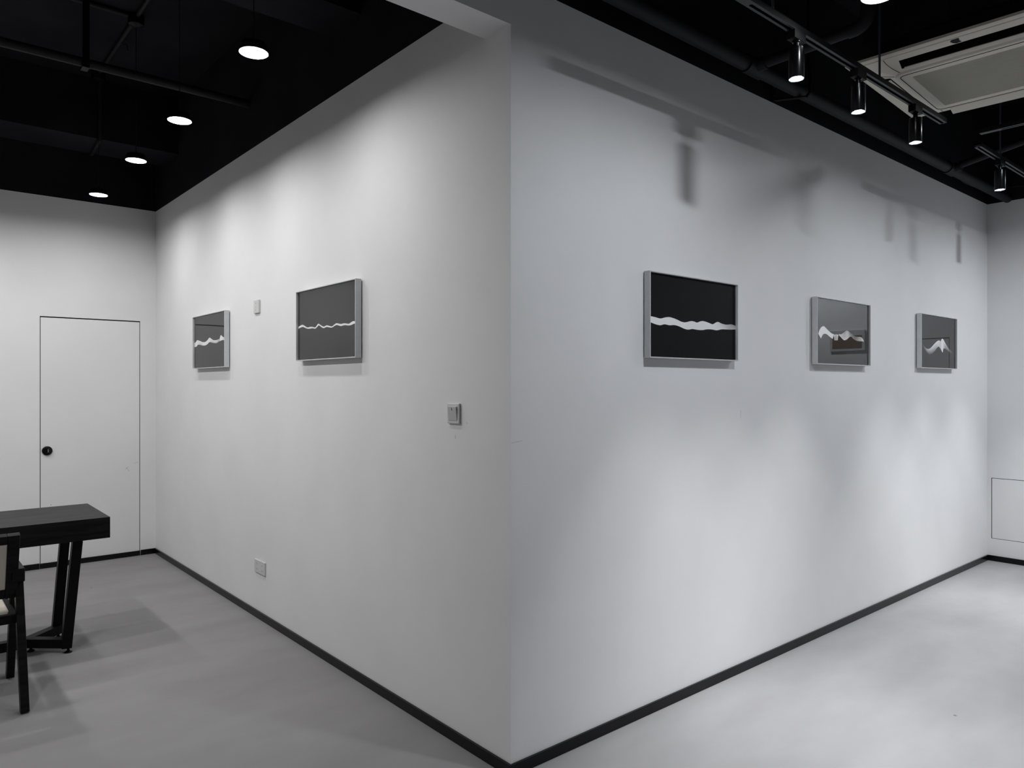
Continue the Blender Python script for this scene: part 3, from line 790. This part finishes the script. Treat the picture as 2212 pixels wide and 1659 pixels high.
# ------------------------------------------------------------------ table
TX1, TX0, TYF, TYB, TZ = -0.857, -3.057, 2.540, 3.170, 0.750
table = thing('console_table', ((TX0 + TX1) / 2, (TYF + TYB) / 2, 0), 'long black stained oak table with thick slab top and steel trestles', 'table')
tcx, tcy = (TX0 + TX1) / 2, (TYF + TYB) / 2
finish('table_top', box(nb(), TX0 - tcx, TX1 - tcx, TYF - tcy, TYB - tcy, 0.631, TZ), 'black_oak', table, bevel=0.002)
def trestle(sign):
    ex = (TX1 - TX0) / 2
    def P(dx, y, z): return (sign * (ex - dx), y - tcy, z)
    finish('mount_plate', (lambda b: (box(b, min(P(0.10, 0, 0)[0], P(0.36, 0, 0)[0]), max(P(0.10, 0, 0)[0], P(0.36, 0, 0)[0]), -0.27, 0.27, 0.623, 0.632), b)[1])(nb()), 'black_metal', table)
    for yb, yt in ((2.615, 2.600), (2.935, 2.965)):
        bm = nb(); bar(bm, P(0.207, yb, 0.028), P(0.155, yt, 0.626), 0.050, 0.050, (1, 0, 0)); finish('post', bm, 'black_metal', table, bevel=0.002)
        bm = nb(); bar(bm, P(0.190, yb, 0.052), P(0.372, 2.775, 0.052), 0.050, 0.052, (0, 0, 1)); finish('floor_bar', bm, 'black_metal', table, bevel=0.002)
        bm = nb(); c_ = P(0.197, yb - 0.004, 0); lathe(bm, [(0.020, 0), (0.020, 0.004), (0.010, 0.010), (0.007, 0.012), (0.007, 0.030)], 16, c_); finish('levelling_foot', bm, 'black_metal', table, smooth=True)
    bm = nb(); lathe(bm, [(0.020, 0), (0.020, 0.004), (0.010, 0.010), (0.007, 0.012), (0.007, 0.030)], 16, P(0.355, 2.770, 0)); finish('levelling_foot', bm, 'black_metal', table, smooth=True)
trestle(1); trestle(-1)
bm = nb(); box(bm, -((TX1 - TX0) / 2 - 0.34), (TX1 - TX0) / 2 - 0.34, 2.775 - 0.026 - tcy, 2.775 + 0.026 - tcy, 0.026, 0.078); finish('stretcher', bm, 'black_metal', table, bevel=0.002)

# ------------------------------------------------------------------ chair (cane-chair type: inverted-V legs, padded back and seat)
CXC = -1.625
chair = thing('armchair', (CXC, 2.14, 0), 'black wooden armchair with cream padded back and seat', 'chair')
def CP(x, y, z): return (x - CXC, y - 2.14, z)
for s in (1, -1):
    X = CXC + s * 0.278
    bm = nb(); bar(bm, CP(X, 1.868, 0.0), CP(X - s * 0.006, 2.030, 0.590), 0.034, 0.052, (1, 0, 0)); finish('leg', bm, 'black_oak', chair, bevel=0.002)
    bm = nb(); bar(bm, CP(X, 2.412, 0.0), CP(X - s * 0.006, 2.150, 0.590), 0.034, 0.052, (1, 0, 0)); finish('leg', bm, 'black_oak', chair, bevel=0.002)
    xa, xb = sorted((X - s * 0.040 - CXC, X + s * 0.012 - CXC))
    bm = nb(); box(bm, xa, xb, 1.955 - 2.14, 2.44 - 2.14, 0.582, 0.645); finish('armrest', bm, 'black_oak', chair, bevel=0.004)
BT, BB_ = (1.900, 0.818), (2.020, 0.505)          # (y, z) of back top and bottom
def BP(x, f, off=0.0): return CP(x, BT[0] * (1 - f) + BB_[0] * f + off * 0.93, BT[1] * (1 - f) + BB_[1] * f + off * 0.36)
xi, xo = 0.216, 0.264
for s in (1, -1):
    bm = nb(); bar(bm, BP(CXC + s * (xi + xo) / 2, 0.0), BP(CXC + s * (xi + xo) / 2, 1.0), xo - xi, 0.030, (1, 0, 0)); finish('back_stile', bm, 'black_oak', chair, bevel=0.003)
for f, h_ in ((0.066, 0.044), (0.92, 0.050)):
    bm = nb(); bar(bm, BP(CXC - xi, f), BP(CXC + xi, f), h_, 0.030, (0, -0.36, 0.93)); finish('back_rail', bm, 'black_oak', chair, bevel=0.003)
bm = nb(); bar(bm, BP(CXC, 0.12), BP(CXC, 0.86), 2 * xi + 0.004, 0.024, (1, 0, 0)); finish('back_pad', bm, 'leather', chair, bevel=0.006)
for y0, y1 in ((1.985, 2.025), (2.375, 2.415)):
    finish('seat_rail', box(nb(), -0.262, 0.262, y0 - 2.14, y1 - 2.14, 0.385, 0.428), 'black_oak', chair, bevel=0.003)
for s in (1, -1):
    xa, xb = sorted((s * 0.222, s * 0.262))
    finish('seat_rail', box(nb(), xa, xb, 2.02 - 2.14, 2.38 - 2.14, 0.388, 0.427), 'black_oak', chair, bevel=0.003)
cu = finish('seat_cushion', box(nb(), -0.232, 0.232, 2.012 - 2.14, 2.395 - 2.14, 0.405, 0.448), 'leather', chair, bevel=0.012, seg=4)
bm = nb(); pts = [(-0.229, 2.015 - 2.14, 0.438), (0.229, 2.015 - 2.14, 0.438), (0.229, 2.392 - 2.14, 0.438), (-0.229, 2.392 - 2.14, 0.438), (-0.229, 2.015 - 2.14, 0.438)]
tube(bm, pts, 0.003, 8); finish('piping', bm, 'leather', cu)
